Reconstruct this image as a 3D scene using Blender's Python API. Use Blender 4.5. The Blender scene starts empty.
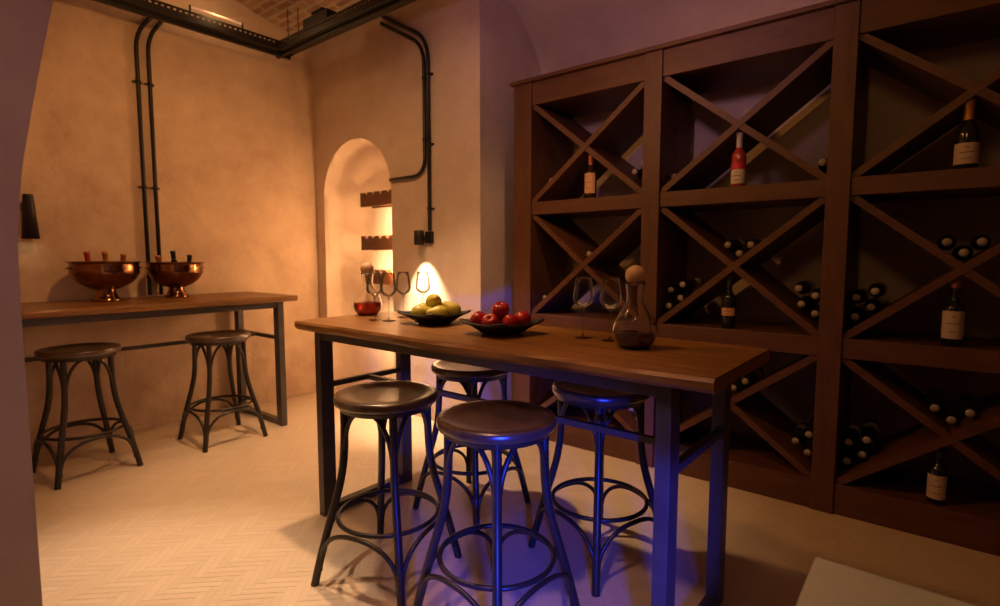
import bpy, bmesh, math, random
from mathutils import Vector, Matrix
random.seed(7)
PI = math.pi
S = bpy.context.scene
COL = S.collection

# ------------------------------------------------------------------ camera
cam_d = bpy.data.cameras.new('camera')
cam = bpy.data.objects.new('camera', cam_d); COL.objects.link(cam)
YAW = math.radians(39.05); PITCH = math.atan(46/536)
cam.location = (0, 0, 1.34)
cam.rotation_euler = (PI/2 - PITCH, 0, YAW)
cam_d.sensor_width = 36; cam_d.lens = 19.296
cam_d.clip_start = 0.05; cam_d.clip_end = 60
cam_d.dof.use_dof = True; cam_d.dof.focus_distance = 2.1; cam_d.dof.aperture_fstop = 2.8
S.camera = cam

# ------------------------------------------------------------------ world, exposure, lights
w = bpy.data.worlds.new('world'); S.world = w; w.use_nodes = True
w.node_tree.nodes['Background'].inputs[0].default_value = (0.6, 0.35, 0.3, 1)
w.node_tree.nodes['Background'].inputs[1].default_value = 0.004
S.view_settings.view_transform = 'Standard'; S.view_settings.look = 'None'
S.view_settings.gamma = 1; S.view_settings.exposure = 0.0
S.view_settings.use_curve_mapping = False

def spot(name, loc, tgt, power, col, size=60, blend=0.6, rad=0.04):
    l = bpy.data.lights.new(name, 'SPOT'); l.energy = power; l.color = col
    l.spot_size = math.radians(size); l.spot_blend = blend; l.shadow_soft_size = rad
    o = bpy.data.objects.new(name, l); COL.objects.link(o); o.location = loc
    o.rotation_euler = (Vector(tgt)-Vector(loc)).to_track_quat('-Z', 'Y').to_euler()
    return o
def point(name, loc, power, col, rad=0.03):
    l = bpy.data.lights.new(name, 'POINT'); l.energy = power; l.color = col; l.shadow_soft_size = rad
    o = bpy.data.objects.new(name, l); COL.objects.link(o); o.location = loc
    return o
def area(name, loc, tgt, power, col, sx, sy):
    l = bpy.data.lights.new(name, 'AREA'); l.shape = 'RECTANGLE'; l.size = sx; l.size_y = sy
    l.energy = power; l.color = col
    o = bpy.data.objects.new(name, l); COL.objects.link(o); o.location = loc
    o.rotation_euler = (Vector(tgt)-Vector(loc)).to_track_quat('-Z', 'Y').to_euler()
    return o
WARM = (1.0, 0.56, 0.25); AMBER = (1.0, 0.47, 0.15); PURP = (0.75, 0.38, 0.62); BLUE = (0.02, 0.05, 1.0)
spot('wall_wash_light', (-2.5, 1.3, 3.0), (-4.75, 1.7, 1.2), 78, AMBER, 120, 1.0, 0.08)
spot('floor_spot_light', (-2.25, 0.95, 3.0), (-2.2, 0.38, 0), 240, (1.0, 0.74, 0.50), 48, 0.7, 0.05)
spot('end_spot_light', (-2.7, 1.8, 3.0), (-2.6, 2.1, 0), 240, (1.0, 0.60, 0.32), 74, 0.6, 0.05)
spot('table_spot_light', (-1.6, 1.2, 3.2), (-1.8, 2.0, 0.8), 68, AMBER, 90, 1.0, 0.05)
spot('niche_wall_light', (-2.1, 1.0, 3.0), (-3.1, 3.1, 1.7), 66, WARM, 70, 1.0, 0.06)
point('niche_lamp_high', (-3.73, 3.11, 1.62), 10, WARM, 0.03)
point('niche_lamp_low', (-3.72, 3.11, 1.2), 16, WARM, 0.03)
spot('niche_beam_high', (-3.72, 3.09, 1.66), (-3.90, 3.5, 1.66), 100, (1, 0.66, 0.34), 90, 1.0, 0.02)
spot('niche_beam_low', (-3.72, 3.09, 1.25), (-3.90, 3.5, 1.2), 150, (1, 0.66, 0.34), 100, 1.0, 0.02)
spot('niche_beam_floor', (-3.72, 3.09, 0.75), (-3.90, 3.5, 0.6), 100, (1, 0.66, 0.34), 100, 1.0, 0.02)
point('tray_lamp_glow', (-4.35, 1.98, 3.26), 2.5, WARM, 0.05)
spot('sconce_beam', (-3.205, 2.87, 1.435), (-3.195, 2.985, 0.5), 140, (1, 0.72, 0.42), 72, 0.7, 0.02)
spot('violet_vault_light', (-1.0, 1.1, 2.6), (-1.7, 3.4, 3.2), 54, (0.75, 0.38, 0.62), 84, 0.9, 0.1)
spot('violet_pier_light', (0.4, 0.3, 1.8), (-2.0, -0.3, 1.4), 34, (0.9, 0.47, 0.48), 70, 0.8, 0.1)
spot('front_floor_fill', (-0.7, 0.3, 2.7), (-0.95, 1.35, 0), 75, (1.0, 0.5, 0.38), 46, 0.9, 0.08)  # unseen fill, added to warm the floor in front of the table
spot('return_wall_fill', (0.2, 1.6, 2.7), (-2.62, 3.25, 1.5), 70, (1, 0.55, 0.32), 26, 1.0, 0.08)  # added narrow fill without a fixture, lifts the return face
spot('rack_back_fill', (-0.3, 0.8, 2.6), (-0.5, 3.5, 1.3), 12, (1, 0.5, 0.16), 110, 1.0, 0.15)  # weak frontal fill, added so the wall behind the rack shows
spot('blue_stage_light', (0.30, 0.05, 0.64), (-1.02, 1.6, 0.36), 470, BLUE, 35, 0.5, 0.09)
spot('rack_wash_light', (-2.3, 0.9, 2.9), (-0.7, 3.3, 1.4), 64, (1, 0.43, 0.10), 80, 1.0, 0.08)
spot('corner_table_fill', (0.6, 0.3, 2.7), (0.15, 0.95, 0.7), 30, (1, 0.62, 0.32), 30, 0.8, 0.05)  # added spot with no lamp behind it, brightens the pale table corner

# ------------------------------------------------------------------ materials
def mat(name, col, rough=0.6, metal=0.0, spec=0.5, noise=None, scale=5, bump=0.0, bscale=30, stretch=None, trans=0, emit=None, coat=0):
    m = bpy.data.materials.new(name); m.use_nodes = True
    nt = m.node_tree; b = nt.nodes['Principled BSDF']
    b.inputs['Base Color'].default_value = (*col, 1)
    b.inputs['Roughness'].default_value = rough; b.inputs['Metallic'].default_value = metal
    b.inputs['Specular IOR Level'].default_value = spec
    b.inputs['Transmission Weight'].default_value = trans
    b.inputs['Coat Weight'].default_value = coat
    if emit:
        b.inputs['Emission Color'].default_value = (*emit[0], 1); b.inputs['Emission Strength'].default_value = emit[1]
    if noise or bump:
        tc = nt.nodes.new('ShaderNodeTexCoord'); mp = nt.nodes.new('ShaderNodeMapping')
        nt.links.new(tc.outputs['Object'], mp.inputs[0])
        if stretch: mp.inputs['Scale'].default_value = stretch
    if noise:
        n = nt.nodes.new('ShaderNodeTexNoise'); n.inputs['Scale'].default_value = scale
        n.inputs['Detail'].default_value = 6; n.inputs['Roughness'].default_value = 0.65
        r = nt.nodes.new('ShaderNodeValToRGB')
        r.color_ramp.elements[0].position = 0.3; r.color_ramp.elements[1].position = 0.7
        r.color_ramp.elements[0].color = (*col, 1); r.color_ramp.elements[1].color = (*noise, 1)
        nt.links.new(mp.outputs[0], n.inputs['Vector']); nt.links.new(n.outputs['Fac'], r.inputs[0])
        nt.links.new(r.outputs[0], b.inputs['Base Color'])
    if bump:
        n2 = nt.nodes.new('ShaderNodeTexNoise'); n2.inputs['Scale'].default_value = bscale
        n2.inputs['Detail'].default_value = 5
        bp = nt.nodes.new('ShaderNodeBump'); bp.inputs['Strength'].default_value = bump
        bp.inputs['Distance'].default_value = 0.02
        nt.links.new(mp.outputs[0], n2.inputs['Vector']); nt.links.new(n2.outputs['Fac'], bp.inputs['Height'])
        nt.links.new(bp.outputs[0], b.inputs['Normal'])
    return m

def wood(name, c1, c2, rough=0.45, stretch=(1, 14, 14), scale=2.2, coat=0.0):
    m = mat(name, c1, rough, coat=coat)
    nt = m.node_tree; b = nt.nodes['Principled BSDF']
    tc = nt.nodes.new('ShaderNodeTexCoord'); mp = nt.nodes.new('ShaderNodeMapping')
    mp.inputs['Scale'].default_value = stretch
    n = nt.nodes.new('ShaderNodeTexNoise'); n.inputs['Scale'].default_value = scale
    n.inputs['Detail'].default_value = 8; n.inputs['Roughness'].default_value = 0.7; n.inputs['Distortion'].default_value = 0.6
    r = nt.nodes.new('ShaderNodeValToRGB')
    r.color_ramp.elements[0].position = 0.32; r.color_ramp.elements[1].position = 0.68
    r.color_ramp.elements[0].color = (*c1, 1); r.color_ramp.elements[1].color = (*c2, 1)
    bp = nt.nodes.new('ShaderNodeBump'); bp.inputs['Strength'].default_value = 0.15; bp.inputs['Distance'].default_value = 0.01
    L = nt.links.new
    L(tc.outputs['Object'], mp.inputs[0]); L(mp.outputs[0], n.inputs['Vector']); L(n.outputs['Fac'], r.inputs[0])
    L(r.outputs[0], b.inputs['Base Color']); L(n.outputs['Fac'], bp.inputs['Height']); L(bp.outputs[0], b.inputs['Normal'])
    return m

M = {}
M['plaster'] = mat('lime_plaster', (0.45, 0.315, 0.215), 0.8, spec=0.25, noise=(0.64, 0.48, 0.35), scale=2.4, bump=0.7, bscale=9)
M['plaster2'] = mat('smooth_plaster', (0.50, 0.38, 0.29), 0.8, spec=0.2, noise=(0.63, 0.50, 0.40), scale=3.0, bump=0.3, bscale=10)
M['grout'] = mat('grout', (0.50, 0.395, 0.295), 0.9)
M['table_wood'] = wood('acacia_wood', (0.14, 0.058, 0.014), (0.32, 0.15, 0.040), 0.38, (1.2, 13, 13))
M['bar_wood'] = wood('acacia_wood_bar', (0.14, 0.058, 0.014), (0.32, 0.15, 0.040), 0.4, (13, 1.2, 13))
M['rack_wood'] = wood('dark_stained_oak', (0.070, 0.022, 0.007), (0.125, 0.045, 0.015), 0.5, (8, 8, 2.0))
M['rack_wood_h'] = wood('dark_stained_oak_flat', (0.070, 0.022, 0.007), (0.125, 0.045, 0.015), 0.5, (2, 8, 10))
M['seat_wood'] = wood('seat_wood', (0.045, 0.026, 0.016), (0.10, 0.056, 0.034), 0.25, (3, 10, 3), coat=0.8)
M['seat_wood'].node_tree.nodes['Principled BSDF'].inputs['Coat Roughness'].default_value = 0.28
M['bent_metal'] = mat('dark_bent_tube', (0.020, 0.016, 0.014), 0.36, metal=0.2, noise=(0.034, 0.026, 0.021), scale=12)
M['frame_metal'] = mat('brushed_dark_steel', (0.065, 0.057, 0.057), 0.42, metal=0.45, noise=(0.095, 0.083, 0.08), scale=9)
M['black_metal'] = mat('black_conduit', (0.018, 0.014, 0.012), 0.45, metal=0.3)
M['copper'] = mat('hammered_copper', (0.34, 0.165, 0.075), 0.17, metal=1.0, noise=(0.20, 0.09, 0.04), scale=14, bump=0.08, bscale=40)
M['dish'] = mat('black_slate_dish', (0.018, 0.018, 0.018), 0.5)
M['pear'] = mat('pear_skin', (0.60, 0.47, 0.07), 0.4, noise=(0.44, 0.42, 0.06), scale=14)
M['apple'] = mat('apple_skin', (0.45, 0.012, 0.01), 0.22, noise=(0.30, 0.006, 0.008), scale=10, coat=0.3)
M['stalk'] = mat('fruit_stalk', (0.08, 0.05, 0.02), 0.8)
M['cork'] = mat('pale_wood_ball', (0.50, 0.30, 0.19), 0.55, noise=(0.58, 0.37, 0.24), scale=9)
M['bottle_dark'] = mat('dark_bottle_glass', (0.010, 0.012, 0.008), 0.12, spec=0.6)
M['bottle_amber'] = mat('amber_bottle_glass', (0.030, 0.012, 0.004), 0.12, spec=0.6)
M['bottle_rose'] = mat('rose_bottle', (0.42, 0.05, 0.04), 0.12, spec=0.6)
M['foil_white'] = mat('white_foil', (0.62, 0.56, 0.50), 0.4)
M['foil_black'] = mat('black_foil', (0.02, 0.016, 0.015), 0.35)
M['foil_gold'] = mat('gold_foil', (0.62, 0.28, 0.06), 0.35, metal=0.6)
M['foil_red'] = mat('red_foil', (0.45, 0.05, 0.03), 0.4)
M['foil_copper'] = mat('copper_foil', (0.55, 0.18, 0.07), 0.35, metal=0.5)
M['cap_end'] = mat('pale_cap_disc', (0.38, 0.32, 0.28), 0.4)
M['label_cream'] = mat('cream_label', (0.48, 0.37, 0.28), 0.7)
M['label_tan'] = mat('tan_label', (0.60, 0.32, 0.13), 0.7)
M['label_white'] = mat('white_label', (0.70, 0.62, 0.56), 0.7)
M['label_pink'] = mat('pink_label', (0.65, 0.03, 0.10), 0.6)
M['ink'] = mat('label_ink', (0.20, 0.07, 0.04), 0.7)
M['wine'] = mat('red_wine', (0.035, 0.002, 0.003), 0.05, spec=0.6)
M['wine_rose'] = mat('light_red_wine', (0.42, 0.02, 0.008), 0.05, trans=0.6)
M['side_table'] = mat('pale_table_surface', (0.55, 0.50, 0.36), 0.6, noise=(0.68, 0.62, 0.46), scale=4)
M['lamp_glow'] = mat('lamp_lens', (1, 0.8, 0.5), 0.5, emit=((1, 0.72, 0.4), 6))
M['brick'] = mat('brick', (0.40, 0.20, 0.11), 0.9)
# brick vault material
def brick_mat():
    m = M['brick']; nt = m.node_tree; b = nt.nodes['Principled BSDF']; L = nt.links.new
    tc = nt.nodes.new('ShaderNodeTexCoord')
    br = nt.nodes.new('ShaderNodeTexBrick')
    br.inputs['Color1'].default_value = (0.58, 0.33, 0.19, 1); br.inputs['Color2'].default_value = (0.36, 0.17, 0.09, 1)
    br.inputs['Mortar'].default_value = (0.58, 0.44, 0.30, 1); br.inputs['Scale'].default_value = 1.0
    br.inputs['Mortar Size'].default_value = 0.016; br.inputs['Brick Width'].default_value = 0.22; br.inputs['Row Height'].default_value = 0.075
    n = nt.nodes.new('ShaderNodeTexNoise'); n.inputs['Scale'].default_value = 9; n.inputs['Detail'].default_value = 6
    ad = nt.nodes.new('ShaderNodeMixRGB'); ad.blend_type = 'LINEAR_LIGHT'; ad.inputs[0].default_value = 0.02
    mx = nt.nodes.new('ShaderNodeMixRGB'); mx.blend_type = 'MULTIPLY'; mx.inputs[0].default_value = 0.6
    bp = nt.nodes.new('ShaderNodeBump'); bp.inputs['Strength'].default_value = 0.8; bp.inputs['Distance'].default_value = 0.03; bp.invert = True
    L(tc.outputs['UV'], ad.inputs[1]); L(n.outputs['Color'], ad.inputs[2]); L(ad.outputs[0], br.inputs['Vector'])
    L(br.outputs['Color'], mx.inputs[1]); L(n.outputs['Fac'], mx.inputs[2]); L(mx.outputs[0], b.inputs['Base Color'])
    L(br.outputs['Fac'], bp.inputs['Height']); L(bp.outputs[0], b.inputs['Normal'])
brick_mat()
# floor tile material with per-tile variation
def tile_mat():
    m = mat('pale_floor_tile', (0.55, 0.44, 0.33), 0.42, spec=0.4); nt = m.node_tree; b = nt.nodes['Principled BSDF']; L = nt.links.new
    at = nt.nodes.new('ShaderNodeAttribute'); at.attribute_name = 'tile_tone'
    r = nt.nodes.new('ShaderNodeValToRGB')
    r.color_ramp.elements[0].color = (0.565, 0.445, 0.325, 1); r.color_ramp.elements[1].color = (0.605, 0.485, 0.36, 1)
    tc = nt.nodes.new('ShaderNodeTexCoord'); n = nt.nodes.new('ShaderNodeTexNoise'); n.inputs['Scale'].default_value = 18; n.inputs['Detail'].default_value = 4
    bp = nt.nodes.new('ShaderNodeBump'); bp.inputs['Strength'].default_value = 0.12; bp.inputs['Distance'].default_value = 0.01
    L(at.outputs['Fac'], r.inputs[0]); L(r.outputs[0], b.inputs['Base Color'])
    L(tc.outputs['Object'], n.inputs['Vector']); L(n.outputs['Fac'], bp.inputs['Height']); L(bp.outputs[0], b.inputs['Normal'])
    return m
M['tile'] = tile_mat()
def glass_mat():
    m = bpy.data.materials.new('clear_glass'); m.use_nodes = True; nt = m.node_tree
    nt.nodes.remove(nt.nodes['Principled BSDF']); out = nt.nodes['Material Output']; L = nt.links.new
    tr = nt.nodes.new('ShaderNodeBsdfTransparent'); tr.inputs[0].default_value = (0.93, 0.93, 0.93, 1)
    gl = nt.nodes.new('ShaderNodeBsdfGlossy'); gl.inputs['Roughness'].default_value = 0.03
    fr = nt.nodes.new('ShaderNodeFresnel'); fr.inputs[0].default_value = 1.45
    mp = nt.nodes.new('ShaderNodeMath'); mp.operation = 'MULTIPLY'; mp.inputs[1].default_value = 0.85; mp.use_clamp = True
    mx = nt.nodes.new('ShaderNodeMixShader')
    L(fr.outputs[0], mp.inputs[0]); L(mp.outputs[0], mx.inputs[0]); L(tr.outputs[0], mx.inputs[1]); L(gl.outputs[0], mx.inputs[2]); L(mx.outputs[0], out.inputs[0])
    return m
M['glass'] = glass_mat()
M['thick_glass'] = mat('thick_glass', (0.98, 0.98, 0.98), 0.0, trans=1.0)
M['thick_glass'].node_tree.nodes['Principled BSDF'].inputs['IOR'].default_value = 1.3

# ------------------------------------------------------------------ mesh helpers
def box(bm, x0, x1, y0, y1, z0, z1, mi=0):
    v = [bm.verts.new(p) for p in ((x0,y0,z0),(x1,y0,z0),(x1,y1,z0),(x0,y1,z0),(x0,y0,z1),(x1,y0,z1),(x1,y1,z1),(x0,y1,z1))]
    for f in ((3,2,1,0),(4,5,6,7),(0,1,5,4),(1,2,6,5),(2,3,7,6),(3,0,4,7)):
        bm.faces.new([v[i] for i in f]).material_index = mi
def tube(bm, pts, r, seg=10, closed=False):
    pts = [Vector(p) for p in pts]; n = len(pts); rings = []; prev = None
    for i, p in enumerate(pts):
        if closed: t = (pts[(i+1) % n]-pts[i-1])
        else: t = pts[min(i+1, n-1)]-pts[max(i-1, 0)]
        t.normalize()
        if prev is None:
            a = Vector((0, 0, 1)) if abs(t.z) < 0.9 else Vector((1, 0, 0))
            u = t.cross(a).normalized()
        else:
            u = (prev - t*prev.dot(t)).normalized()
        prev = u; v = t.cross(u)
        rr = r[i] if isinstance(r, (list, tuple)) else r
        rings.append([bm.verts.new(p+(u*math.cos(2*PI*k/seg)+v*math.sin(2*PI*k/seg))*rr) for k in range(seg)])
    m = n if closed else n-1
    for i in range(m):
        a, b = rings[i], rings[(i+1) % n]
        for k in range(seg):
            f = bm.faces.new((a[k], a[(k+1) % seg], b[(k+1) % seg], b[k])); f.smooth = True
    if not closed:
        bm.faces.new(rings[0][::-1]); bm.faces.new(rings[-1])
def lathe(bm, prof, seg=32, c=(0, 0, 0), mis=None, sx=1, sy=1):
    rings = []
    for r, z in prof:
        if r < 1e-6: rings.append([bm.verts.new((c[0], c[1], c[2]+z))])
        else: rings.append([bm.verts.new((c[0]+sx*r*math.cos(2*PI*k/seg), c[1]+sy*r*math.sin(2*PI*k/seg), c[2]+z)) for k in range(seg)])
    for i in range(len(rings)-1):
        a, b = rings[i], rings[i+1]
        for k in range(seg):
            k2 = (k+1) % seg
            if len(a) == 1 and len(b) == 1: continue
            if len(a) == 1: f = bm.faces.new((a[0], b[k2], b[k]))
            elif len(b) == 1: f = bm.faces.new((a[k], a[k2], b[0]))
            else: f = bm.faces.new((a[k], a[k2], b[k2], b[k]))
            f.smooth = True
            if mis: f.material_index = mis[i]
def obj(name, bm, m, parent=None, bevel=0, loc=(0, 0, 0), smooth=False):
    bmesh.ops.recalc_face_normals(bm, faces=bm.faces[:])
    if smooth:
        for f in bm.faces: f.smooth = True
    me = bpy.data.meshes.new(name); bm.to_mesh(me); bm.free()
    for x in (m if isinstance(m, (list, tuple)) else [m]): me.materials.append(M[x] if isinstance(x, str) else x)
    o = bpy.data.objects.new(name, me); COL.objects.link(o); o.location = loc
    if parent: o.parent = parent
    if bevel:
        b = o.modifiers.new('bevel', 'BEVEL'); b.width = bevel; b.segments = 2; b.limit_method = 'ANGLE'; b.angle_limit = math.radians(40)
    return o
def thing(name, label, cat, loc=(0, 0, 0), rz=0, group=None):
    o = bpy.data.objects.new(name, None); COL.objects.link(o); o.location = loc; o.rotation_euler = (0, 0, rz)
    o.empty_display_size = 0.1
    return tag(o, label, cat, group)
def tag(o, label, cat, group=None):
    o['label'] = label; o['category'] = cat
    if group: o['group'] = group
    return o
def struct(name, bm, m, loc=(0, 0, 0)):
    o = obj(name, bm, m, loc=loc); o['kind'] = 'structure'; return o
def kids(o): return [c for c in bpy.data.objects if c.parent == o]
def dup(root, loc, rz, label, group=None, rot=None):
    r = root.copy(); COL.objects.link(r); r.location = loc
    r.rotation_euler = rot if rot is not None else (0, 0, rz)
    r['label'] = label
    if group: r['group'] = group
    for ch in kids(root):
        c = ch.copy(); COL.objects.link(c); c.parent = r
        for g in kids(ch):
            d = g.copy(); COL.objects.link(d); d.parent = c
    return r
def NB(): return bmesh.new()

# ------------------------------------------------------------------ the room
XL, YN, XR, YB = -4.75, 3.0, -2.62, 3.80     # left wall, niche wall, return face, wall behind the rack
X1, Y0 = 1.6, -1.6
# floor: grout slab + herringbone tiles
bm = NB()
box(bm, XL-0.2, X1+0.2, Y0-0.2, 4.0, -0.12, -0.0010)
lay = bm.faces.layers.float.new('tile_tone')
W, N, G = 0.034, 5, 0.0008
ca = math.sqrt(0.5)
def tile(u0, u1, v0, v1):
    P = [(u0+G/W, v0+G/W), (u1-G/W, v0+G/W), (u1-G/W, v1-G/W), (u0+G/W, v1-G/W)]
    q = [((u-v)*ca*W-1.6, (u+v)*ca*W+1.5) for u, v in P]
    cx = sum(p[0] for p in q)/4; cy = sum(p[1] for p in q)/4
    if cx < XL+0.06 or cx > X1-0.05 or cy < Y0 or cy > 3.75: return
    if cy > 3.55 and cx < XR: return
    if cy < 0.15 and cx < -2.2: return
    f = bm.faces.new([bm.verts.new((x, y, 0)) for x, y in q]); f.material_index = 1
    f[lay] = random.random()
R = 150
for i in range(-R, R):
    for j in range(-R//(2*N)-2, R//(2*N)+3):
        h = i+2*N*j
        if abs(h) < R: tile(h, h+N, i, i+1)
        v = i+2*N*j+2*N-1
        if abs(v) < R: tile(v, v+1, i, i+N)
o = struct('floor', bm, ['grout', 'tile'])
for k, f in enumerate(o.data.polygons):
    pass

# left wall
bm = NB(); box(bm, XL-0.2, XL, 0.0, 3.7, -0.1, 4.2); struct('wall_left', bm, 'plaster')
# niche wall with arched apse
xc, zs, ra, dep = -4.12, 1.90, 0.50, 0.46
bm = NB()
arch = [(xc+ra*math.cos(a), zs+ra*math.sin(a)) for a in [PI*k/28 for k in range(29)]]
outer_r = [(xc-ra, 0)] ; top = 4.2
def wq(p):  # quad on the wall face y=YN
    bm.faces.new([bm.verts.new((x, YN, z)) for x, z in p])
wq([(XL, -0.1), (xc-ra, -0.1), (xc-ra, zs), (XL, zs)])
wq([(XL, zs), (xc-ra, zs), (xc-ra, top), (XL, top)])
wq([(xc+ra, -0.1), (XR, -0.1), (XR, zs), (xc+ra, zs)])
wq([(xc+ra, zs), (XR, zs), (XR, top), (xc+ra, top)])
for k in range(28):
    a, b = arch[k], arch[k+1]
    wq([(a[0], a[1]), (a[0], top), (b[0], top), (b[0], b[1])])
# apse interior
rows = []
for z in (-0.1, 0.6, 1.2, zs): rows.append((z, 1.0))
for k in range(1, 11): rows.append((zs+ra*math.sin(PI/2*k/10), math.cos(PI/2*k/10)))
prev = None
for z, s in rows:
    ring = []
    for k in range(25):
        a = PI*k/24
        ring.append(bm.verts.new((xc+ra*s*math.cos(a), YN+dep*max(s, 0.0)*math.sin(a), z)))
    if prev:
        for k in range(24):
            f = bm.faces.new((prev[k], prev[k+1], ring[k+1], ring[k])); f.smooth = True
    prev = ring
# return face toward the rack
bm.faces.new([bm.verts.new(p) for p in ((XR, YN, -0.1), (XR, YB+0.2, -0.1), (XR, YB+0.2, top), (XR, YN, top))])
bmesh.ops.remove_doubles(bm, verts=bm.verts[:], dist=0.0005)
o = struct('wall_back', bm, 'plaster2')

# barrel vault over rack: profile in (y, z)
def vault(name, prof, x0, x1, m, thick=0.12):
    bm = NB(); uv = bm.loops.layers.uv.new('UVMap')
    L = 0; prev = None
    fine = []
    for i in range(len(prof)-1):
        a, b = Vector(prof[i]), Vector(prof[i+1])
        for t in (0, 0.5): fine.append(a.lerp(b, t))
    fine.append(Vector(prof[-1]))
    Ls = [0]
    for i in range(1, len(fine)): Ls.append(Ls[-1]+(fine[i]-fine[i-1]).length)
    vs = [(bm.verts.new((x0, p[0], p[1])), bm.verts.new((x1, p[0], p[1]))) for p in fine]
    for i in range(len(fine)-1):
        f = bm.faces.new((vs[i][0], vs[i+1][0], vs[i+1][1], vs[i][1])); f.smooth = True
        for lp, c in zip(f.loops, ((x0, Ls[i]), (x0, Ls[i+1]), (x1, Ls[i+1]), (x1, Ls[i]))): lp[uv].uv = c
    return struct(name, bm, m)
bm = NB(); box(bm, XR-0.1, X1+0.2, YB, YB+0.2, -0.1, 4.2); struct('wall_rack', bm, 'plaster2')
def arcp(y0, z0, y1, z1, rise, n=14, pw=0.55):
    out = []
    for k in range(n+1):
        a = PI/2*k/n
        out.append((y1+(y0-y1)*math.cos(a), z0+(z1-z0)*math.sin(a)))
    return out
vr = arcp(YB, 2.72, 1.75, 3.62, 0) + arcp(-0.3, 2.0, 1.75, 3.62, 0)[::-1][1:]
vault('ceiling', vr, XR, X1, 'plaster2')
vl = [(YN, 3.37), (2.69, 3.41), (2.45, 3.47), (2.2, 3.54), (1.9, 3.61), (1.6, 3.66)] + arcp(0.0, 2.6, 1.6, 3.66, 0)[::-1][1:]
vault('ceiling_left', vl, XL, XR, 'brick')
# edge where the two vaults meet
bm = NB(); box(bm, XR-0.05, XR, 0.0, YN, 3.72, 4.2); struct('trim_1', bm, 'plaster2')

# near pier with a springing arch: profile (y, z), jamb at x = -1.95
bm = NB()
prof = [(0.307, -0.1), (0.309, 0.7), (0.310, 1.15), (0.314, 1.38), (0.334, 1.577), (0.37, 1.771), (0.404, 1.94), (0.43, 2.06),
        (0.50, 2.30), (0.62, 2.60), (0.80, 2.90), (1.05, 3.20), (1.05, 4.2), (-1.8, 4.2), (-1.8, -0.1)]
a = [bm.verts.new((-1.953, y, z)) for y, z in prof]
b = [bm.verts.new((-2.75, y, z)) for y, z in prof]
bm.faces.new(a); bm.faces.new(b[::-1])
for k in range(len(prof)): bm.faces.new((a[k], b[k], b[(k+1) % len(prof)], a[(k+1) % len(prof)]))
struct('wall_front', bm, 'plaster2')
bm = NB(); box(bm, XL, -2.75, -0.2, 0.0, -0.1, 4.2); struct('wall_front_left', bm, 'plaster')
bm = NB(); box(bm, X1, X1+0.2, Y0-0.2, 4.0, -0.1, 4.2); struct('wall_right', bm, 'plaster2')
bm = NB(); box(bm, -2.0, X1+0.2, Y0-0.2, Y0, -0.1, 4.2); struct('wall_entrance', bm, 'plaster2')
bm = NB(); box(bm, -2.0, X1+0.2, Y0, -0.25, 2.9, 3.1); struct('ceiling_entrance', bm, 'plaster2')

# ------------------------------------------------------------------ wine rack
RX = [(-2.453, -2.30), (-1.447, -1.335), (-0.455, -0.35), (0.545, 0.65)]
RY0, RY1 = 3.197, 3.70
RZ = [(0.0, 0.16), (0.825, 0.926), (1.645, 1.735), (2.42, 2.575)]
rack = thing('wine_rack', 'tall dark stained wooden wine rack with crossed diagonal dividers along the wall', 'wine rack', (-0.9, 3.45, 0))
def rk(name, bm, m='rack_wood', bevel=0.003):
    return obj(name, bm, m, rack, bevel, loc=(0.9, -3.45, 0))
for a, b in RX:
    bm = NB(); box(bm, a, b, RY0-0.012, RY1, 0, 2.575); rk('post', bm)
for k, (a, b) in enumerate(RZ):
    for c in range(3):
        bm = NB(); box(bm, RX[c][1], RX[c+1][0], RY0, RY1, a, b)
        rk('plinth' if k == 0 else 'top_board' if k == 3 else 'shelf', bm, 'rack_wood_h')
bm = NB(); box(bm, -2.475, 0.67, RY0-0.035, RY1, 2.575, 2.60); rk('cornice', bm, 'rack_wood_h')
TB = 0.036
def cells():
    for c in range(3):
        for r in range(3):
            yield c, r, RX[c][1], RX[c+1][0], RZ[r][1], RZ[r+1][0]
for c, r, x0, x1, z0, z1 in cells():
    for s in (1, -1):
        A = Vector((x0, z0 if s > 0 else z1)); B = Vector((x1, z1 if s > 0 else z0))
        d = (B-A).normalized(); n = Vector((-d.y, d.x))*TB/2
        y0, y1 = (RY0+0.012, RY1-0.01) if s > 0 else (RY0+0.016, RY1-0.014)
        e = d*0.032
        q = [A+n-e, B+n+e, B-n+e, A-n-e]
        bm = NB()
        f = [bm.verts.new((p.x, y0, p.y)) for p in q]; g = [bm.verts.new((p.x, y1, p.y)) for p in q]
        bm.faces.new(f); bm.faces.new(g[::-1])
        for k in range(4): bm.faces.new((f[k], g[k], g[(k+1) % 4], f[(k+1) % 4]))
        rk('diagonal_divider', bm, 'rack_wood_h', 0)

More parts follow.
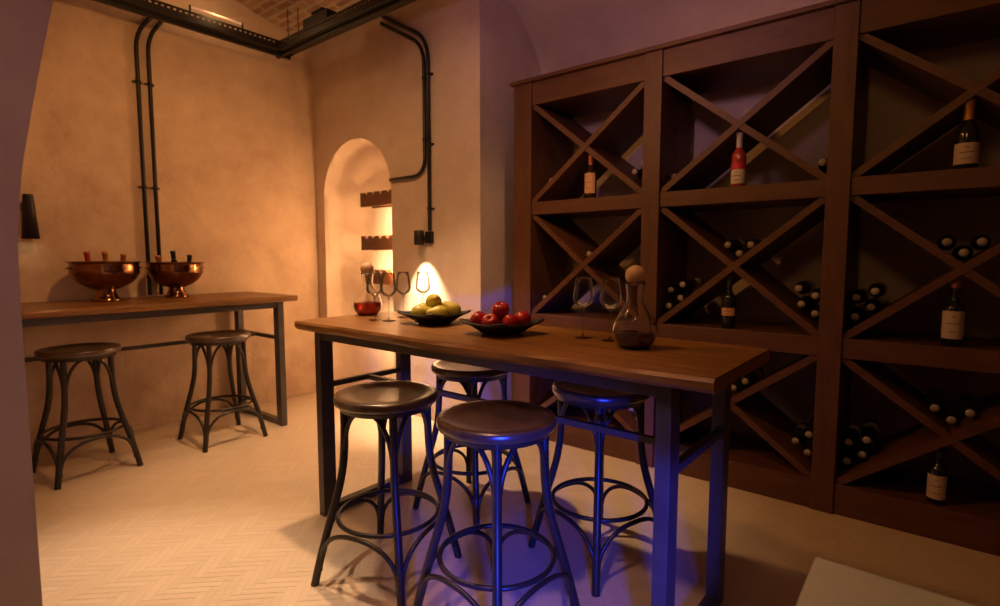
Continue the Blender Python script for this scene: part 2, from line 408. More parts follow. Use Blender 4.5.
# ------------------------------------------------------------------ bottles
def bottle(name, label, glass, cap, labelm, loc, h=0.30, r=0.038, champagne=False, group=None, capend=None, band=None, ink=True, cz=0.78, lz=(0.22, 0.50)):
    t = thing(name, label, 'bottle', loc, 0, group)
    t.rotation_euler = (0, 0, 0)
    rn = 0.0145 if not champagne else 0.017
    sh = 0.60 if not champagne else 0.50
    pr = [(0, 0.004*h), (r*0.8, 0), (r, 0.02*h), (r, (sh-0.02)*h)]
    for k in range(1, 7):
        a = k/6; pr.append((rn+(r-rn)*(0.5+0.5*math.cos(PI*a)), h*(sh-0.02+(0.17 if not champagne else 0.25)*a)))
    pr += [(rn*0.95, 0.93*h), (rn*1.1, 0.94*h), (rn*1.1, 0.975*h), (0, 0.975*h)]
    bm = NB(); lathe(bm, pr, 24); obj('bottle_glass', bm, glass, t)
    bm = NB(); zc = cz*h
    lathe(bm, [(rn*1.10, zc), (rn*1.14, 0.92*h), (rn*1.28, 0.925*h), (rn*1.28, 0.99*h), (rn*1.1, h), (0, h)], 18)
    c = obj('foil_capsule', bm, cap, t)
    if capend:
        bm = NB(); lathe(bm, [(rn*1.3, 0.997*h), (rn*1.3, 1.004*h), (0, 1.006*h)], 18); obj('cap_disc', bm, capend, c)
    if labelm:
        bm = NB(); seg = 18
        v = []
        for k in range(seg+1):
            a = -PI/2-1.35+2.7*k/seg
            x, y = (r+0.0008)*math.cos(a), (r+0.0008)*math.sin(a)
            v.append((bm.verts.new((x, y, lz[0]*h)), bm.verts.new((x, y, lz[1]*h)), bm.verts.new((x*0.985, y*0.985, lz[1]*h)), bm.verts.new((x*0.985, y*0.985, lz[0]*h))))
        for k in range(seg):
            for i in range(4):
                bm.faces.new((v[k][i], v[k][(i+1) % 4], v[k+1][(i+1) % 4], v[k+1][i]))
        lb = obj('paper_label', bm, labelm, t)
        if ink:
            for zi, wd in ((0.80, 0.16), (0.55, 0.62), (0.25, 0.4)):
                bm = NB(); zz = (lz[0]+(lz[1]-lz[0])*zi)*h; rr = r+0.0016; prevp = None
                for k in range(9):
                    a = -PI/2-wd+2*wd*k/8
                    pq = [bm.verts.new((rr*math.cos(a), rr*math.sin(a), zz+dz)) for dz in (-0.002, 0.002)]
                    if prevp: bm.faces.new((prevp[0], pq[0], pq[1], prevp[1]))
                    prevp = pq
                obj('printed_line', bm, 'ink', lb)
    if band:
        bm = NB(); lathe(bm, [(r+0.0012, band[1]*h), (r+0.0012, band[2]*h)], 24); obj('label_band', bm, band[0], t)
    return t
SG = 'wine bottles standing at the front of the rack shelves'
FY = 3.262
bottle('wine_bottle', 'brown bottle with orange capsule and tan label standing on top shelf, nearest the pale wall', 'bottle_amber', 'foil_copper', 'label_tan', (-1.853, FY, 1.735), 0.29, 0.040, lz=(0.12, 0.58), group=SG)
bottle('wine_bottle', 'pink rose wine bottle with white capsule standing in top middle compartment', 'bottle_rose', 'foil_white', 'label_white', (-0.90, FY, 1.735), 0.305, 0.038, lz=(0.06, 0.32), band=('label_pink', 0.33, 0.43), cz=0.72, group=SG)
bottle('wine_bottle', 'dark bottle with brown label standing upright below the crossing in centre compartment', 'bottle_dark', 'foil_black', 'label_tan', (-0.925, FY, 0.926), 0.30, 0.038, lz=(0.25, 0.40), capend='cap_end', group=SG)
bottle('sparkling_wine_bottle', 'sparkling wine bottle with orange gold neck foil and cream label on top right shelf', 'bottle_dark', 'foil_gold', 'label_cream', (0.080, FY, 1.735), 0.32, 0.044, True, cz=0.66, lz=(0.07, 0.36), group=SG)
bottle('wine_bottle', 'dark wine bottle with large cream label standing on middle right shelf', 'bottle_dark', 'foil_copper', 'label_cream', (0.076, FY, 0.926), 0.30, 0.040, lz=(0.12, 0.55), cz=0.90, group=SG)
bottle('wine_bottle', 'dark wine bottle with cream label standing on lowest right shelf of the rack', 'bottle_dark', 'foil_black', 'label_cream', (0.060, FY, 0.16), 0.275, 0.037, lz=(0.10, 0.52), group=SG)

# lying bottles: neck toward the room
BR = 0.039
first = None
POS = {'L': ('lowest', 'second along the divider', 'upper, against the post', 'upper, off the post', 'third along the divider'),
       'V': ('lowest', 'left', 'right', 'topmost')}
POS['R'] = POS['L']
def lying(c, r, spots, where):
    global first
    x0, x1, z0, z1 = RX[c][1], RX[c+1][0], RZ[r][1], RZ[r+1][0]
    grp = 'bottles lying in '+where
    al = math.atan2(z1-z0, x1-x0); cx, cz = (x0+x1)/2, (z0+z1)/2; t = TB/2
    C, Sn = math.cos(al), math.sin(al); e = 0.001
    rr = BR+e
    def left():
        b = Vector((x0+rr, z0+rr*math.tan(al)+(rr+t)/C)); p2 = b+Vector((2*rr*C, 2*rr*Sn))
        return [b, p2, b+Vector((0, 2.46*rr)), p2+Vector((0.42*rr, 2.12*rr)), p2+Vector((2*rr*C, 2*rr*Sn))]
    if spots[0] == 'L': P = left()
    elif spots[0] == 'R': P = [Vector((x0+x1-p.x, p.y)) for p in left()]
    elif spots[0] == 'V':
        b = Vector((cx, cz+(rr+t)/C))
        P = [b, b+Vector((-2*rr*C, 2*rr*Sn)), b+Vector((2*rr*C, 2*rr*Sn)), b+Vector((0, 2*rr*(Sn+0.62)))]
    for k in spots[1]:
        lab = ('single dark bottle lying in ' if len(spots[1]) == 1 else 'dark lying bottle, '+POS[spots[0]][k]+', in ')+where
        p = P[k]; yy = RY0+0.405+random.uniform(-0.02, 0.02)
        if first is None:
            first = bottle('wine_bottle', lab, 'bottle_dark', 'foil_black', 'label_cream', (0, 0, 0), 0.30, BR-0.001, capend='cap_end', group=grp, ink=False)
            o = first; o.location = (p.x, yy, p.y)
        else:
            o = dup(first, (p.x, yy, p.y), 0, lab, grp)
        o.rotation_euler = (PI/2, random.uniform(0, 6), 0)
        o.rotation_mode = 'XYZ'
lying(0, 2, ('L', (0, 1)), 'left corner of rack upper left compartment')
lying(0, 2, ('R', (0, 1, 2)), 'right corner of rack upper left compartment')
lying(0, 1, ('L', (0,)), 'left corner of compartment behind two glasses')
lying(0, 1, ('V', (0,)), 'crossing of compartment behind two glasses')
lying(0, 0, ('R', (0, 1, 2)), 'low rack compartment behind the blue lit stool')
lying(1, 2, ('L', (0,)), 'left corner of top middle compartment')
lying(1, 2, ('R', (0,)), 'right corner of top middle compartment')
lying(1, 1, ('V', (0, 1, 2)), 'crossing of centre compartment')
lying(1, 1, ('L', (0, 1, 2, 3)), 'left corner beside the decanter')
lying(1, 1, ('R', (0, 1, 2, 3)), 'right corner of centre compartment')
lying(1, 0, ('V', (0, 1, 2)), 'crossing beside the table corner')
lying(1, 0, ('R', (0, 1, 2)), 'right corner of low middle compartment')
lying(2, 1, ('L', (0, 1, 2, 3)), 'left corner of right middle compartment')
lying(2, 1, ('V', (0, 1, 2)), 'crossing of right middle compartment')
lying(2, 0, ('L', (0, 1, 2, 3)), 'left corner of lowest right compartment')
lying(2, 0, ('V', (0, 1, 2)), 'crossing of lowest right compartment')

# ------------------------------------------------------------------ live edge tables
def slab(x0, x1, y0, y1, z0, z1, wav, seed, along='x'):
    rnd = random.Random(seed)
    bm = NB(); n = 48; ph = [rnd.uniform(0, 6) for _ in range(8)]
    def wv(t, s): return wav*(math.sin(3.1*t+ph[s])+0.6*math.sin(7.3*t+ph[s+1])+0.35*math.sin(15*t+ph[s+2]))
    levels = ((0.0, 0.010), (0.3, 0.0), (0.75, -0.004), (1.0, 0.004))
    L = (x1-x0) if along == 'x' else (y1-y0)
    rings = []
    for i in range(n+1):
        t = i/n; c = t*L
        a = wv(c, 0); b = wv(c, 4); col = []
        if along == 'x':
            X = x0+c
            for f, ins in levels: col.append((X, y0+a+ins+0.3*wv(c*2+f, 1), z0+(z1-z0)*f))
            col.append((X, y0+a+0.03, z1+0.0005)); col.append((X, y1+b-0.03, z1+0.0005))
            for f, ins in levels[::-1]: col.append((X, y1+b-ins, z0+(z1-z0)*f))
        else:
            Y = y0+c
            for f, ins in levels: col.append((x1+a-ins-0.3*wv(c*2+f, 1), Y, z0+(z1-z0)*f))
            col.append((x1+a-0.03, Y, z1+0.0005)); col.append((x0+0.03, Y, z1+0.0005))
            for f, ins in levels[::-1]: col.append((x0, Y, z0+(z1-z0)*f))
        rings.append([bm.verts.new(p) for p in col])
    m = len(rings[0])
    for i in range(n):
        for k in range(m):
            bm.faces.new((rings[i][k], rings[i+1][k], rings[i+1][(k+1) % m], rings[i][(k+1) % m]))
    bm.faces.new(rings[0][::-1]); bm.faces.new(rings[-1])
    return bm
# main table
T = thing('bar_table', 'tall live-edge wooden bar table on steel frame legs in the middle of the room', 'table', (-1.5, 1.78, 0))
def tp(name, bm, m='frame_metal', bevel=0.002): return obj(name, bm, m, T, bevel, loc=(1.5, -1.78, 0))
tp('tabletop', slab(-2.53, -0.443, 1.445, 2.08, 0.972, 1.015, 0.008, 3), 'table_wood', 0)
for xa in (-2.43, -0.622):
    xb = xa+0.047
    for ya in (1.50, 2.025):
        bm = NB(); box(bm, xa, xb, ya, ya+0.075, 0.0, 0.970); tp('leg', bm)
    bm = NB(); box(bm, xa, xb, 1.576, 2.024, 0.002, 0.045); tp('foot_bar', bm)
    bm = NB(); box(bm, xa+0.001, xb-0.001, 1.576, 2.024, 0.93, 0.969); tp('end_rail', bm)
    bm = NB(); box(bm, xa+0.010, xb-0.010, 1.576, 2.024, 0.670, 0.698); tp('cross_bar', bm)
bm = NB(); box(bm, -2.39, -0.62, 1.79, 1.815, 0.671, 0.697); tp('stretcher', bm)
for ya in (1.505, 2.06):
    bm = NB(); box(bm, -2.382, -0.623, ya, ya+0.035, 0.925, 0.969); tp('top_rail', bm)
# wall bar table
T2 = thing('narrow_bar_table', 'long narrow live-edge bar table standing against the left wall', 'table', (-4.35, 1.3, 0))
def tq(name, bm, m='frame_metal', bevel=0.002): return obj(name, bm, m, T2, bevel, loc=(4.35, -1.3, 0))
tq('tabletop', slab(-4.73, -3.93, 0.02, 2.29, 0.992, 1.035, 0.007, 5, 'y'), 'bar_wood', 0)
for ya in (2.135, 0.12):
    yb = ya+0.047
    for xa in (-4.03, -4.70):
        bm = NB(); box(bm, xa, xa+0.075, ya, yb, 0, 0.990); tq('leg', bm)
    bm = NB(); box(bm, -4.624, -4.031, ya, yb, 0.002, 0.045); tq('foot_bar', bm)
    bm = NB(); box(bm, -4.624, -4.031, ya+0.001, yb-0.001, 0.95, 0.989); tq('end_rail', bm)
    bm = NB(); box(bm, -4.624, -4.031, ya+0.01, yb-0.01, 0.69, 0.718); tq('cross_bar', bm)
bm = NB(); box(bm, -4.36, -4.335, 0.16, 2.145, 0.691, 0.717); tq('stretcher', bm)
for xa in (-4.0, -4.69):
    bm = NB(); box(bm, xa, xa+0.035, 0.168, 2.134, 0.945, 0.989); tq('top_rail', bm)

# pale table corner at lower right, near the camera
T3 = thing('pale_side_table', 'pale low table whose blurred corner enters at the lower right', 'table', (0.3, 0.85, 0))
bm = NB(); box(bm, -0.458, 0.52, -0.30, 0.355, 0.715, 0.74); obj('tabletop', bm, 'side_table', T3, 0.006)
for x in (-0.40, 0.43):
    for y in (-0.24, 0.27):
        bm = NB(); tube(bm, [(x, y, 0.714), (x, y, 0.0)], [0.02, 0.015]); obj('leg', bm, 'black_metal', T3)

# ------------------------------------------------------------------ stools
def leg_at(z, th):
    pts = [(0.742, .172), (0.62, .172), (0.50, .178), (0.40, .197), (0.27, .236), (0.12, .277), (0.0, .305)]
    for (za, ra_), (zb, rb) in zip(pts, pts[1:]):
        if zb <= z <= za:
            k = (za-z)/(za-zb); r = ra_+(rb-ra_)*k; break
    return Vector((r*math.cos(th), r*math.sin(th), z))
def smooth_path(P, it=2):
    P = [Vector(p) for p in P]
    for _ in range(it):
        Q = [P[0]]
        for a, b in zip(P, P[1:]): Q += [a.lerp(b, .25), a.lerp(b, .75)]
        Q.append(P[-1]); P = Q
    return P
def make_stool():
    t = thing('bar_stool', '', 'stool')
    bm = NB()
    R0 = 0.213
    lathe(bm, [(r, z+0.022) for r, z in [(0, 0.718), (0.19, 0.718), (R0-0.004, 0.722), (R0, 0.730), (R0, 0.748), (R0-0.003, 0.755), (R0-0.011, 0.7585),
               (R0-0.028, 0.7575), (0.163, 0.754), (0.15, 0.7495), (0.12, 0.7465), (0.06, 0.7445), (0, 0.744)]], 64)
    obj('seat', bm, 'seat_wood', t)
    bm = NB(); lathe(bm, [(0.165, 0.7395), (0.165, 0.720), (0.188, 0.720), (0.188, 0.7395)], 48); obj('seat_ring', bm, 'bent_metal', t)
    for k in range(4):
        th = PI/2*k
        bm = NB(); tube(bm, smooth_path([leg_at(z, th) for z in (0.7395, 0.62, 0.50, 0.40, 0.27, 0.12, 0.0)]), 0.0165, 12); obj('leg', bm, 'bent_metal', t)
    bm = NB(); tube(bm, [(0.207*math.cos(a), 0.207*math.sin(a), 0.262) for a in [2*PI*i/48 for i in range(48)]], 0.0095, 10, True); obj('foot_ring', bm, 'bent_metal', t)
    for k in range(4):
        a, b = PI/2*k, PI/2*(k+1)
        for z0, h, nm, rad, inset in ((0.475, 0.252, 'seat_brace', 0.0095, 0.0), (0.06, 0.185, 'foot_arch', 0.0095, 0.0)):
            A, B = leg_at(z0, a), leg_at(z0, b)
            mid = (A+B)/2; dr = Vector((mid.x, mid.y, 0)).normalized()
            pts = []
            for i in range(25):
                u = PI*i/24
                s = (1-math.copysign(abs(math.cos(u))**0.85, math.cos(u)))/2
                p = A.lerp(B, 0.03+0.94*s); p.z = z0+h*math.sin(u)**0.85
                legr = leg_at(min(p.z, 0.739), a); base = A.xy.length
                p += dr*((legr.xy.length-base)*0.707*(1-math.sin(u))+0.012*math.sin(u))
                pts.append(p)
            bm = NB(); tube(bm, pts, rad, 8); obj(nm, bm, 'bent_metal', t)
    return t
st = make_stool()
SG2, SG3 = 'bar stools around the central table', 'bar stools at the wall bar table'
st['group'] = SG2
defs = [(-1.752, 1.408, -31, 'round dark bar stool in front of the table, nearest the table left end legs', SG2),
        (-1.187, 1.443, -50, 'round dark bar stool front and centre, its front leg lit blue', SG2),
        (-1.88, 2.08, -44, 'dark bar stool beyond the table, left one with pale lit seat', SG2),
        (-1.118, 2.083, -63, 'round dark bar stool beyond the table, right one with blue lit front leg', SG2),
        (-4.11, 0.912, -40, 'round dark bar stool at the wall bar, left one beside the near pier', SG3),
        (-4.055, 1.725, -45, 'round dark bar stool at the wall bar, right one nearer the niche', SG3)]
for i, (x, y, a, lab, g) in enumerate(defs):
    if i == 0: o = st; o.location = (x, y, 0); o.rotation_euler = (0, 0, math.radians(a)); o['label'] = lab
    else: dup(st, (x, y, 0), math.radians(a), lab, g)

# ------------------------------------------------------------------ copper bowls with bottles
BZ = 1.0360
def copper_bowl(loc, label):
    t = thing('copper_ice_bowl', label, 'bowl', loc, 0, 'footed copper bowls on the wall bar')
    bm = NB()
    outer = [(0.050, 0.075), (0.080, 0.085), (0.115, 0.103), (0.148, 0.130), (0.168, 0.157), (0.174, 0.172), (0.180, 0.178), (0.184, 0.185), (0.184, 0.215), (0.182, 0.245), (0.184, 0.256), (0.197, 0.261), (0.197, 0.266)]
    inner = [(0.180, 0.266), (0.177, 0.225), (0.172, 0.187), (0.158, 0.155), (0.135, 0.130), (0.100, 0.108), (0.07, 0.096), (0, 0.086)]
    lathe(bm, [(0, 0.075)]+outer+inner, 48); obj('bowl_body', bm, 'copper', t)
    bm = NB(); lathe(bm, [(0.050, 0.0745), (0.054, 0.055), (0.066, 0.026), (0.080, 0.010), (0.080, 0), (0, 0)], 40); f = obj('foot', bm, 'copper', t)
    bm = NB()
    for k in range(28):
        a = 2*PI*k/28; bmesh.ops.create_icosphere(bm, subdivisions=1, radius=0.005, matrix=Matrix.Translation((0.079*math.cos(a), 0.079*math.sin(a), 0.014)))
    obj('beaded_trim', bm, 'copper', f)
    for s in (1, -1):
        bm = NB(); tube(bm, [(0.012*math.sin(u)*0+0.03*math.cos(u), s*(0.182+0.016*math.sin(u)), 0.222) for u in [PI*i/10 for i in range(11)]], 0.005, 8); obj('handle', bm, 'copper', t)
    return t
b1 = (-4.46, 1.163, BZ); b2 = (-4.47, 1.610, BZ)
copper_bowl(b1, 'left footed copper ice bowl on the wall bar').scale = (1.09, 1.09, 1.03); copper_bowl(b2, 'right footed copper ice bowl in front of the twin pipes')
def inbowl(b, dx, dy, tilt, az, lab, glass, cap, h=0.23, r=0.032, champagne=False):
    t = bottle('chilled_bottle', lab, glass, cap, None, (b[0]+dx, b[1]+dy, b[2]+0.112), h, r, champagne, group='bottles chilling in the copper bowls', cz=0.70)
    t.rotation_euler = Matrix.Rotation(az, 3, 'Z').to_euler(); t.rotation_euler = (math.radians(tilt)*math.cos(az), math.radians(tilt)*math.sin(az), 0)
inbowl(b1, 0.0, -0.075, 8, 0.5, 'chilled bottle with red foil in left part of left copper bowl', 'bottle_dark', 'foil_red')
inbowl(b1, 0.02, 0.01, 3, 0.2, 'chilled bottle with gold foil neck in middle of left copper bowl', 'bottle_amber', 'foil_gold')
inbowl(b1, 0.0, 0.09, -8, 0.4, 'chilled bottle with copper foil at right side of left copper bowl', 'bottle_dark', 'foil_copper', 0.215)
inbowl(b2, -0.02, -0.085, 10, 0.5, 'chilled bottle with orange foil at left side of right copper bowl', 'bottle_dark', 'foil_copper', 0.205)
inbowl(b2, 0.02, -0.005, 4, 0.2, 'chilled bottle with tall dark neck in middle of right copper bowl', 'bottle_dark', 'foil_black', 0.24)
inbowl(b2, 0.0, 0.085, -6, 0.3, 'chilled bottle with short dark neck at right side of right copper bowl', 'bottle_amber', 'foil_black', 0.21)

# ------------------------------------------------------------------ glasses and decanters
TZ = 1.0155
def wine_glass(loc, label, group):
    t = thing('wine_glass', label, 'wine glass', loc, 0, group)
    bm = NB()
    o = [(0, 0.0), (0.034, 0.0), (0.035, 0.0015), (0.02, 0.004), (0.006, 0.008), (0.0035, 0.02), (0.0032, 0.11), (0.006, 0.122), (0.022, 0.130), (0.036, 0.142), (0.0415, 0.158), (0.040, 0.18), (0.035, 0.215), (0.031, 0.245)]
    i = [(0.0298, 0.245), (0.0337, 0.215), (0.0386, 0.18), (0.040, 0.158), (0.0345, 0.1435), (0.021, 0.132), (0.0, 0.128)]
    lathe(bm, o[:7], 32); obj('stem_and_foot', bm, 'glass', t)
    bm = NB(); lathe(bm, [(0, 0.1105)]+[(0.0034, 0.1107)]+o[7:]+i[:1]+[(0.0300, 0.243)], 40); obj('glass_bowl', bm, 'glass', t)
    return t
wg = wine_glass((-1.088, 1.871, TZ), 'empty stemmed wine glass right of the red apples, left of the right hand pair', 'wine glasses on the central table')
for x, y, lab in ((-0.968, 1.872, 'empty stemmed wine glass standing right beside the wooden-stoppered decanter of dark wine'),
                  (-2.24, 1.734, 'empty stemmed wine glass in front of the decanter of lighter red wine'),
                  (-2.149, 1.751, 'empty stemmed wine glass second from the left, right of the light red wine'),
                  (-2.215, 1.905, 'empty stemmed wine glass just left of the pear dish, third from left'),
                  (-2.19, 2.025, 'empty stemmed wine glass behind the pear dish, before the bright lit wall')):
    dup(wg, (x, y, TZ), 0, lab, 'wine glasses on the central table')
def decanter(loc, label, wine, level):
    t = thing('wine_decanter', label, 'decanter', loc, 0, 'round decanters with ball stoppers')
    def ro(z):
        pts = [(0.0, 0.048), (0.012, 0.062), (0.030, 0.074), (0.055, 0.0785), (0.085, 0.0755), (0.110, 0.064), (0.133, 0.048), (0.150, 0.037), (0.165, 0.031), (0.19, 0.030), (0.215, 0.033), (0.235, 0.036)]
        for (a, ra_), (b, rb) in zip(pts, pts[1:]):
            if a <= z <= b:
                k = (z-a)/(b-a); return ra_+(rb-ra_)*k
    zs_ = [0.235*i/30 for i in range(31)]
    sm = lambda z: (ro(max(z-0.006, 0))+ro(z)+ro(min(z+0.006, 0.235)))/3
    out = [(0, 0.001), (0.04, 0.0)]+[(sm(z), z+0.001) for z in zs_]
    inn = [(sm(z)-0.0022, z+0.001) for z in zs_[::-1] if z > 0.004]+[(0.04, 0.0042), (0, 0.0042)]
    bm = NB(); lathe(bm, out+inn, 48); obj('decanter_glass', bm, 'thick_glass', t)
    bm = NB(); wz = [0.006+(level-0.006)*i/12 for i in range(13)]
    lathe(bm, [(0, 0.0055), (0.036, 0.0055)]+[(sm(z)-0.0029, z+0.001) for z in wz]+[(0, level+0.001)], 48); obj('wine', bm, wine, t)
    bm = NB(); bmesh.ops.create_uvsphere(bm, u_segments=32, v_segments=20, radius=0.0365, matrix=Matrix.Translation((0, 0, 0.259))); obj('ball_stopper', bm, 'cork', t, smooth=True)
decanter((-0.824, 1.779, TZ), 'glass decanter holding dark red wine near the table right end', 'wine', 0.052)
decanter((-2.465, 1.86, TZ), 'glass decanter of bright red wine at the table left end', 'wine_rose', 0.070)

# ------------------------------------------------------------------ fruit dishes
def dish(loc, rz, label, size=0.175):
    t = tag_mesh = None
    bm = NB(); n = 48; rings = []
    prof = [(0.0, 0.0, 0), (0.42, 0.0, 0), (0.50, 0.004, 0), (0.80, 0.034, 0.35), (1.0, 0.046, 1.0), (0.985, 0.053, 1.0), (0.79, 0.041, 0.35), (0.50, 0.010, 0), (0.0, 0.009, 0)]
    for s, z, c in prof:
        if s == 0: rings.append([bm.verts.new((0, 0, z))]); continue
        ring = []
        for k in range(n):
            a = 2*PI*k/n
            q = (abs(math.cos(a))**4.5+abs(math.sin(a))**4.5)**(-1/4.5)
            corner = (q-1)/0.303
            ring.append(bm.verts.new((size*0.80*s*q*math.cos(a)*(1+0.10*corner*c), size*0.80*s*q*math.sin(a)*(1+0.10*corner*c), z+0.030*corner**2.5*c)))
        rings.append(ring)
    for a, b in zip(rings, rings[1:]):
        for k in range(n):
            k2 = (k+1) % n
            if len(a) == 1: f = bm.faces.new((a[0], b[k], b[k2]))
            elif len(b) == 1: f = bm.faces.new((a[k], a[k2], b[0]))
            else: f = bm.faces.new((a[k], a[k2], b[k2], b[k]))
            f.smooth = True
    o = obj('fruit_dish', bm, 'dish', None, loc=loc); o.rotation_euler = (0, 0, rz)
    tag(o, label, 'dish', 'black square fruit dishes')
d1 = (-1.905, 1.835, TZ); d2 = (-1.418, 1.760, TZ)
dish(d1, math.radians(88), 'black square dish with turned up corners holding green pears')
dish(d2, math.radians(82), 'black square dish with turned up corners holding red apples')
def pear():
    t = thing('green_pear', '', 'pear')
    bm = NB(); lathe(bm, [(0, -0.038), (0.012, -0.039), (0.027, -0.030), (0.034, -0.014), (0.0345, 0.0), (0.029, 0.016), (0.021, 0.030), (0.017, 0.042), (0.011, 0.050), (0, 0.051)], 24); obj('flesh', bm, 'pear', t)
    bm = NB(); tube(bm, [(0, 0, 0.049), (0.002, 0, 0.060), (0.006, 0, 0.070)], 0.0016, 6); obj('stalk', bm, 'stalk', t)
    return t
p0 = pear()
def cdir(loc, r, u, z):   # right vector of view for arranging a pile
    return (loc[0]+r*math.cos(math.radians(39))-u*math.sin(math.radians(39)), loc[1]+r*math.sin(math.radians(39))+u*math.cos(math.radians(39)), loc[2]+z)
pl = [(-0.062, -0.035, 0.050, (1.35, 0, 2.2), 'green pear lying at left front of the pear pile'),
      (-0.004, 0.022, 0.100, (1.2, 0.3, 0.9), 'green pear on top of the pear pile'),
      (0.083, 0.03, 0.060, (1.0, 0.2, -0.9), 'yellowish green pear at right end of the pear dish'),
      (0.026, -0.048, 0.048, (1.5, 0, -0.6), 'green pear lying at front right of the pear pile'),
      (-0.055, 0.066, 0.052, (1.3, 0, 2.8), 'green pear at back left of the pear pile')]
for i, (r, u, z, rot, lab) in enumerate(pl):
    loc = cdir(d1, r, u, z)
    loc = (loc[0], loc[1], loc[2]+0.004)
    if i == 0: p0.scale = (1.17, 1.17, 1.17); p0.location = loc; p0.rotation_euler = rot; p0['label'] = lab; p0['group'] = 'green pears on the black dish'
    else: dup(p0, loc, 0, lab, 'green pears on the black dish', rot)
def apple():
    t = thing('red_apple', '', 'apple')
    bm = NB(); lathe(bm, [(0, -0.026), (0.010, -0.032), (0.022, -0.030), (0.034, -0.015), (0.038, 0.004), (0.034, 0.021), (0.024, 0.031), (0.012, 0.032), (0.004, 0.026), (0, 0.022)], 28); obj('flesh', bm, 'apple', t)
    bm = NB(); tube(bm, [(0, 0, 0.022), (0.001, 0, 0.034), (0.004, 0, 0.042)], 0.0015, 6); obj('stalk', bm, 'stalk', t)
    return t
a0 = apple()
al = [(-0.005, 0.01, 0.098, (0.3, 0.2, 0), 'dark red apple on top of the apple pile'),
      (-0.048, -0.02, 0.050, (0.6, -0.4, 1), 'red apple left of centre in the apple pile'),
      (0.036, -0.03, 0.048, (0.2, 0.5, 2), 'bright red apple at front right of the apple pile'),
      (0.088, 0.03, 0.055, (0.9, 0.1, 3), 'red apple at right end of the apple dish'),
      (-0.098, 0.018, 0.055, (0.4, 0.9, 4), 'dark red apple at left end of the apple dish'),
      (0.0, 0.062, 0.052, (0.1, 0.2, 5), 'red apple at the back of the apple pile')]
for i, (r, u, z, rot, lab) in enumerate(al):
    loc = cdir(d2, r, u, z)
    if i == 0: a0.location = loc; a0.rotation_euler = rot; a0['label'] = lab; a0['group'] = 'red apples on the black dish'
    else: dup(a0, loc, 0, lab, 'red apples on the black dish', rot)

# ------------------------------------------------------------------ niche bottle holders
for i, (z, lab) in enumerate(((1.805, 'dark notched wooden bottle holder in the wall niche, topmost'),
                              (1.405, 'dark notched wooden bottle holder in the wall niche, middle one'),
                              (1.09, 'dark notched wooden bottle holder in the wall niche, lowest, behind the glasses'))):
    t = thing('bottle_holder', lab, 'wine rack', (-3.92, 3.17, z), 0, 'notched bottle holders in the niche')
    for yy, nm in ((-0.045, 'front_rail'), (0.085, 'rear_rail')):
        bm = NB(); pts = [(-0.30, 0), (0.235, 0), (0.235, 0.13)]
        for k in range(5):
            c = 0.19-0.103*k
            pts += [(c+0.028, 0.13)]+[(c+0.028*math.cos(a), 0.13-0.03*math.sin(a)) for a in [PI*j/6 for j in range(1, 6)]]+[(c-0.028, 0.13)]
        pts += [(-0.30, 0.13)]
        f = [bm.verts.new((x, yy, zz)) for x, zz in pts]; g = [bm.verts.new((x, yy+0.03, zz)) for x, zz in pts]
        bm.faces.new(f); bm.faces.new(g[::-1])
        for k in range(len(pts)): bm.faces.new((f[k], g[k], g[(k+1) % len(pts)], f[(k+1) % len(pts)]))
        obj(nm, bm, 'rack_wood_h', t)
    for xx in (-0.26, 0.19):
        bm = NB(); box(bm, xx, xx+0.03, -0.014, 0.084, 0.01, 0.06); obj('spacer', bm, 'rack_wood_h', t)

# ------------------------------------------------------------------ sconces, pipes, tray
t = thing('wall_sconce', 'black box wall light on the wall right of the niche, shining down', 'wall light', (-3.20, 3.0, 1.49))
bm = NB(); box(bm, 0.015, 0.09, -0.03, 0, -0.04, 0.052); obj('mounting_box', bm, 'black_metal', t, 0.003)
bm = NB()
lathe(bm, [(0.036, 0.06), (0.040, 0.055), (0.040, -0.055), (0.034, -0.055), (0.034, -0.035), (0, -0.035)], 28, (-0.005, -0.072, 0)); lathe(bm, [(0, 0.06), (0.036, 0.06)], 28, (-0.005, -0.072, 0)); obj('lamp_cylinder', bm, 'black_metal', t)
bm = NB(); box(bm, -0.012, 0.02, -0.034, -0.02, -0.012, 0.012); obj('bracket', bm, 'black_metal', t)
bm = NB(); lathe(bm, [(0, -0.036), (0.03, -0.036)], 24, (-0.005, -0.072, 0)); obj('lens', bm, 'lamp_glow', t)
t = thing('wall_sconce', 'black tapered wall light on the left wall beside the near pier', 'wall light', (XL, 0.815, 1.46))
bm = NB(); lathe(bm, [(0.027, 0.29), (0.048, 0.0), (0.044, 0.0), (0.025, 0.27), (0, 0.27)], 32, (0.10, 0, 0)); lathe(bm, [(0, 0.29), (0.027, 0.29)], 32, (0.10, 0, 0)); obj('tapered_shade', bm, 'black_metal', t)
bm = NB(); box(bm, 0.0, 0.075, -0.02, 0.02, 0.19, 0.24); obj('bracket', bm, 'black_metal', t, 0.003)
bm = NB(); lathe(bm, [(0, 0.012), (0.0435, 0.012)], 24, (0.10, 0, 0)); obj('lens', bm, 'lamp_glow', t)

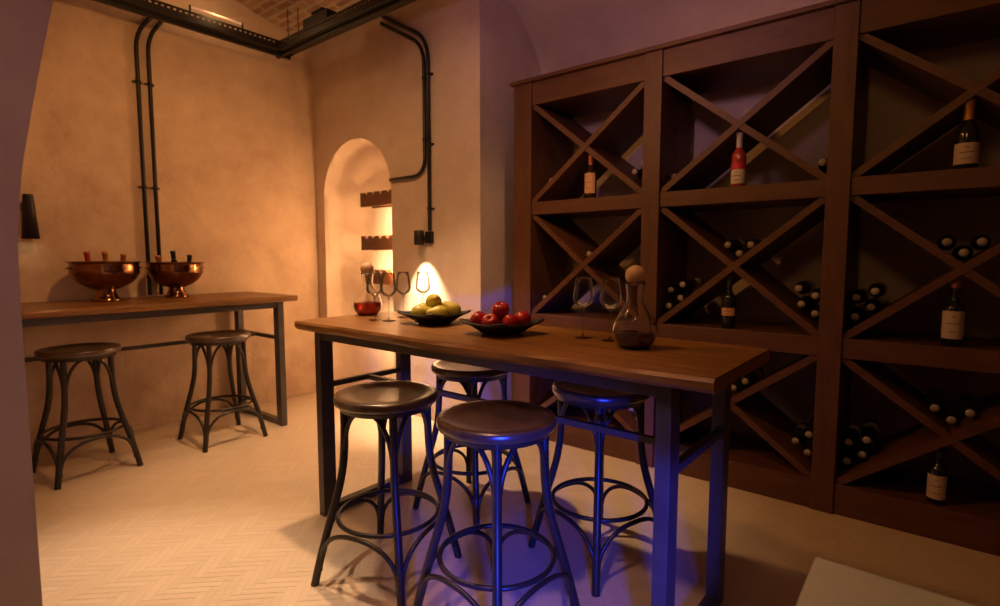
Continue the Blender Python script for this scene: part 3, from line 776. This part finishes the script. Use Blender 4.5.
def conduit(label, pts, clips, axis):
    t = thing('wall_conduit', label, 'pipe', pts[0], 0, 'black conduits on the walls')
    o0 = Vector(pts[0]); bm = NB(); tube(bm, [Vector(p)-o0 for p in pts], 0.0145, 12); obj('pipe', bm, 'black_metal', t)
    for c in clips:
        bm = NB(); c = Vector(c)-o0
        lathe(bm, [(0.0148, -0.01), (0.019, -0.01), (0.019, 0.01), (0.0148, 0.01)], 16, c)
        if axis == 'x': box(bm, c.x-0.026, c.x-0.014, c.y-0.034, c.y+0.034, c.z-0.007, c.z+0.007)
        else: box(bm, c.x-0.034, c.x+0.034, c.y+0.014, c.y+0.026, c.z-0.007, c.z+0.007)
        obj('clip', bm, 'black_metal', t)
def bend(pts, r=0.14):
    P = [Vector(p) for p in pts]; out = [P[0]]
    for i in range(1, len(P)-1):
        a = (P[i-1]-P[i]); b = (P[i+1]-P[i]); ra_ = min(r, a.length*.49, b.length*.49)
        A = P[i]+a.normalized()*ra_; B = P[i]+b.normalized()*ra_
        for k in range(9):
            s = k/8; out.append(A*(1-s)**2+P[i]*2*s*(1-s)+B*s*s)
    out.append(P[-1]); return out
xp = XL+0.027
conduit('left one of the twin black conduits above the copper bowls', bend([(xp, 1.512, 1.045), (xp, 1.512, 3.01), (xp, 1.70, 3.25)], 0.12), [(xp, 1.512, z) for z in (1.87, 2.65)], 'x')
conduit('right one of the twin black conduits above the copper bowls', bend([(xp, 1.59, 1.045), (xp, 1.59, 3.00), (xp, 1.76, 3.24)], 0.12), [(xp, 1.59, z) for z in (1.87, 2.65)], 'x')
yp = YN-0.027
conduit('black conduit running down to the box wall light right of the niche', bend([(-3.130, yp, 1.545), (-3.130, yp, 3.02), (-3.66, yp, 3.32)], 0.16), [(-3.130, yp, z) for z in (1.72, 2.22, 2.75)], 'y')
conduit('black conduit curving from the upper wall into the niche edge', bend([(-3.60, yp, 1.985), (-3.175, yp, 1.985), (-3.175, yp, 2.98), (-3.68, yp, 3.27)], 0.15), [(-3.175, yp, z) for z in (2.26, 2.73)], 'y')

# cable tray hung from the vault
t = thing('hanging_cable_tray', 'black perforated L-shaped cable tray hanging under the vaulted ceiling', 'cable tray', (-4.5, 2.56, 3.10))
def tray(bm, L, ax):
    def b(l0, l1, w0, w1, z0, z1):
        if ax == 'x': box(bm, l0, l1, w0, w1, z0, z1)
        else: box(bm, w0, w1, -l1, -l0, z0, z1)
    for wv in (-0.07, 0.064):
        s = -1 if ax == 'y' else 1
        b(-0.07, L, wv, wv+0.006, 0.0, 0.042); b(-0.07, L, wv, wv+0.006, 0.055, 0.072)
        k = -0.07
        while k < L: b(k, k+0.02, wv, wv+0.006, 0.042, 0.055); k += 0.04
    b(-0.07, L, -0.07, 0.07, -0.004, 0.0)
    b(-0.07, L, -0.03, 0.0, -0.030, -0.004)
bm = NB(); tray(bm, 2.4, 'x'); obj('long_tray', bm, 'black_metal', t)
bm = NB(); tray(bm, 1.75, 'y'); obj('side_tray', bm, 'black_metal', t)
for n_, dd in (('x', (1, 0)), ('y', (0, -1))):
    L = 2.3 if n_ == 'x' else 1.7
    for k, o_ in enumerate((-0.03, -0.005, 0.022, 0.04)):
        bm = NB(); pts = []
        for i in range(20):
            s = L*i/19; w_ = o_+0.01*math.sin(i*1.3+k)
            pts.append((s, w_, 0.016+0.006*math.sin(i+k)) if n_ == 'x' else (w_, -s, 0.016+0.006*math.sin(i+k)))
        tube(bm, pts, 0.008, 6); obj('cable', bm, 'black_metal', t)
for x, y in ((0.09, 0.0), (0.20, 0.03), (1.6, 0.0), (0.0, -1.3)):
    bm = NB(); tube(bm, [(x, y, 0.0), (x, y, 0.50)], 0.004, 6); obj('suspension_wire', bm, 'black_metal', t)
t = thing('lamp_driver', 'black finned driver box sitting on the cable tray right of its corner', 'box', (-3.93, 2.56, 3.173))
bm = NB(); box(bm, -0.17, 0.17, -0.05, 0.05, 0.0, 0.085); obj('driver_case', bm, 'black_metal', t, 0.004)
bm = NB()
for k in range(6): box(bm, -0.05+0.028*k, -0.042+0.028*k, -0.045, 0.045, 0.0855, 0.115)
obj('cooling_fins', bm, 'black_metal', t)
t = thing('light_tube', 'slim pale light tube lying on the left arm of the cable tray', 'lamp', (-4.43, 1.98, 3.173))
bm = NB(); tube(bm, [(0, -0.19, 0.03), (0, 0.19, 0.03)], 0.009, 12); obj('tube', bm, mat('pale_tube', (0.75, 0.55, 0.40), 0.4, emit=((1, 0.55, 0.3), 0.25)), t)
for s in (-0.20, 0.19):
    bm = NB(); box(bm, -0.008, 0.008, s, s+0.01, 0.0, 0.042); obj('end_cap', bm, 'black_metal', t)
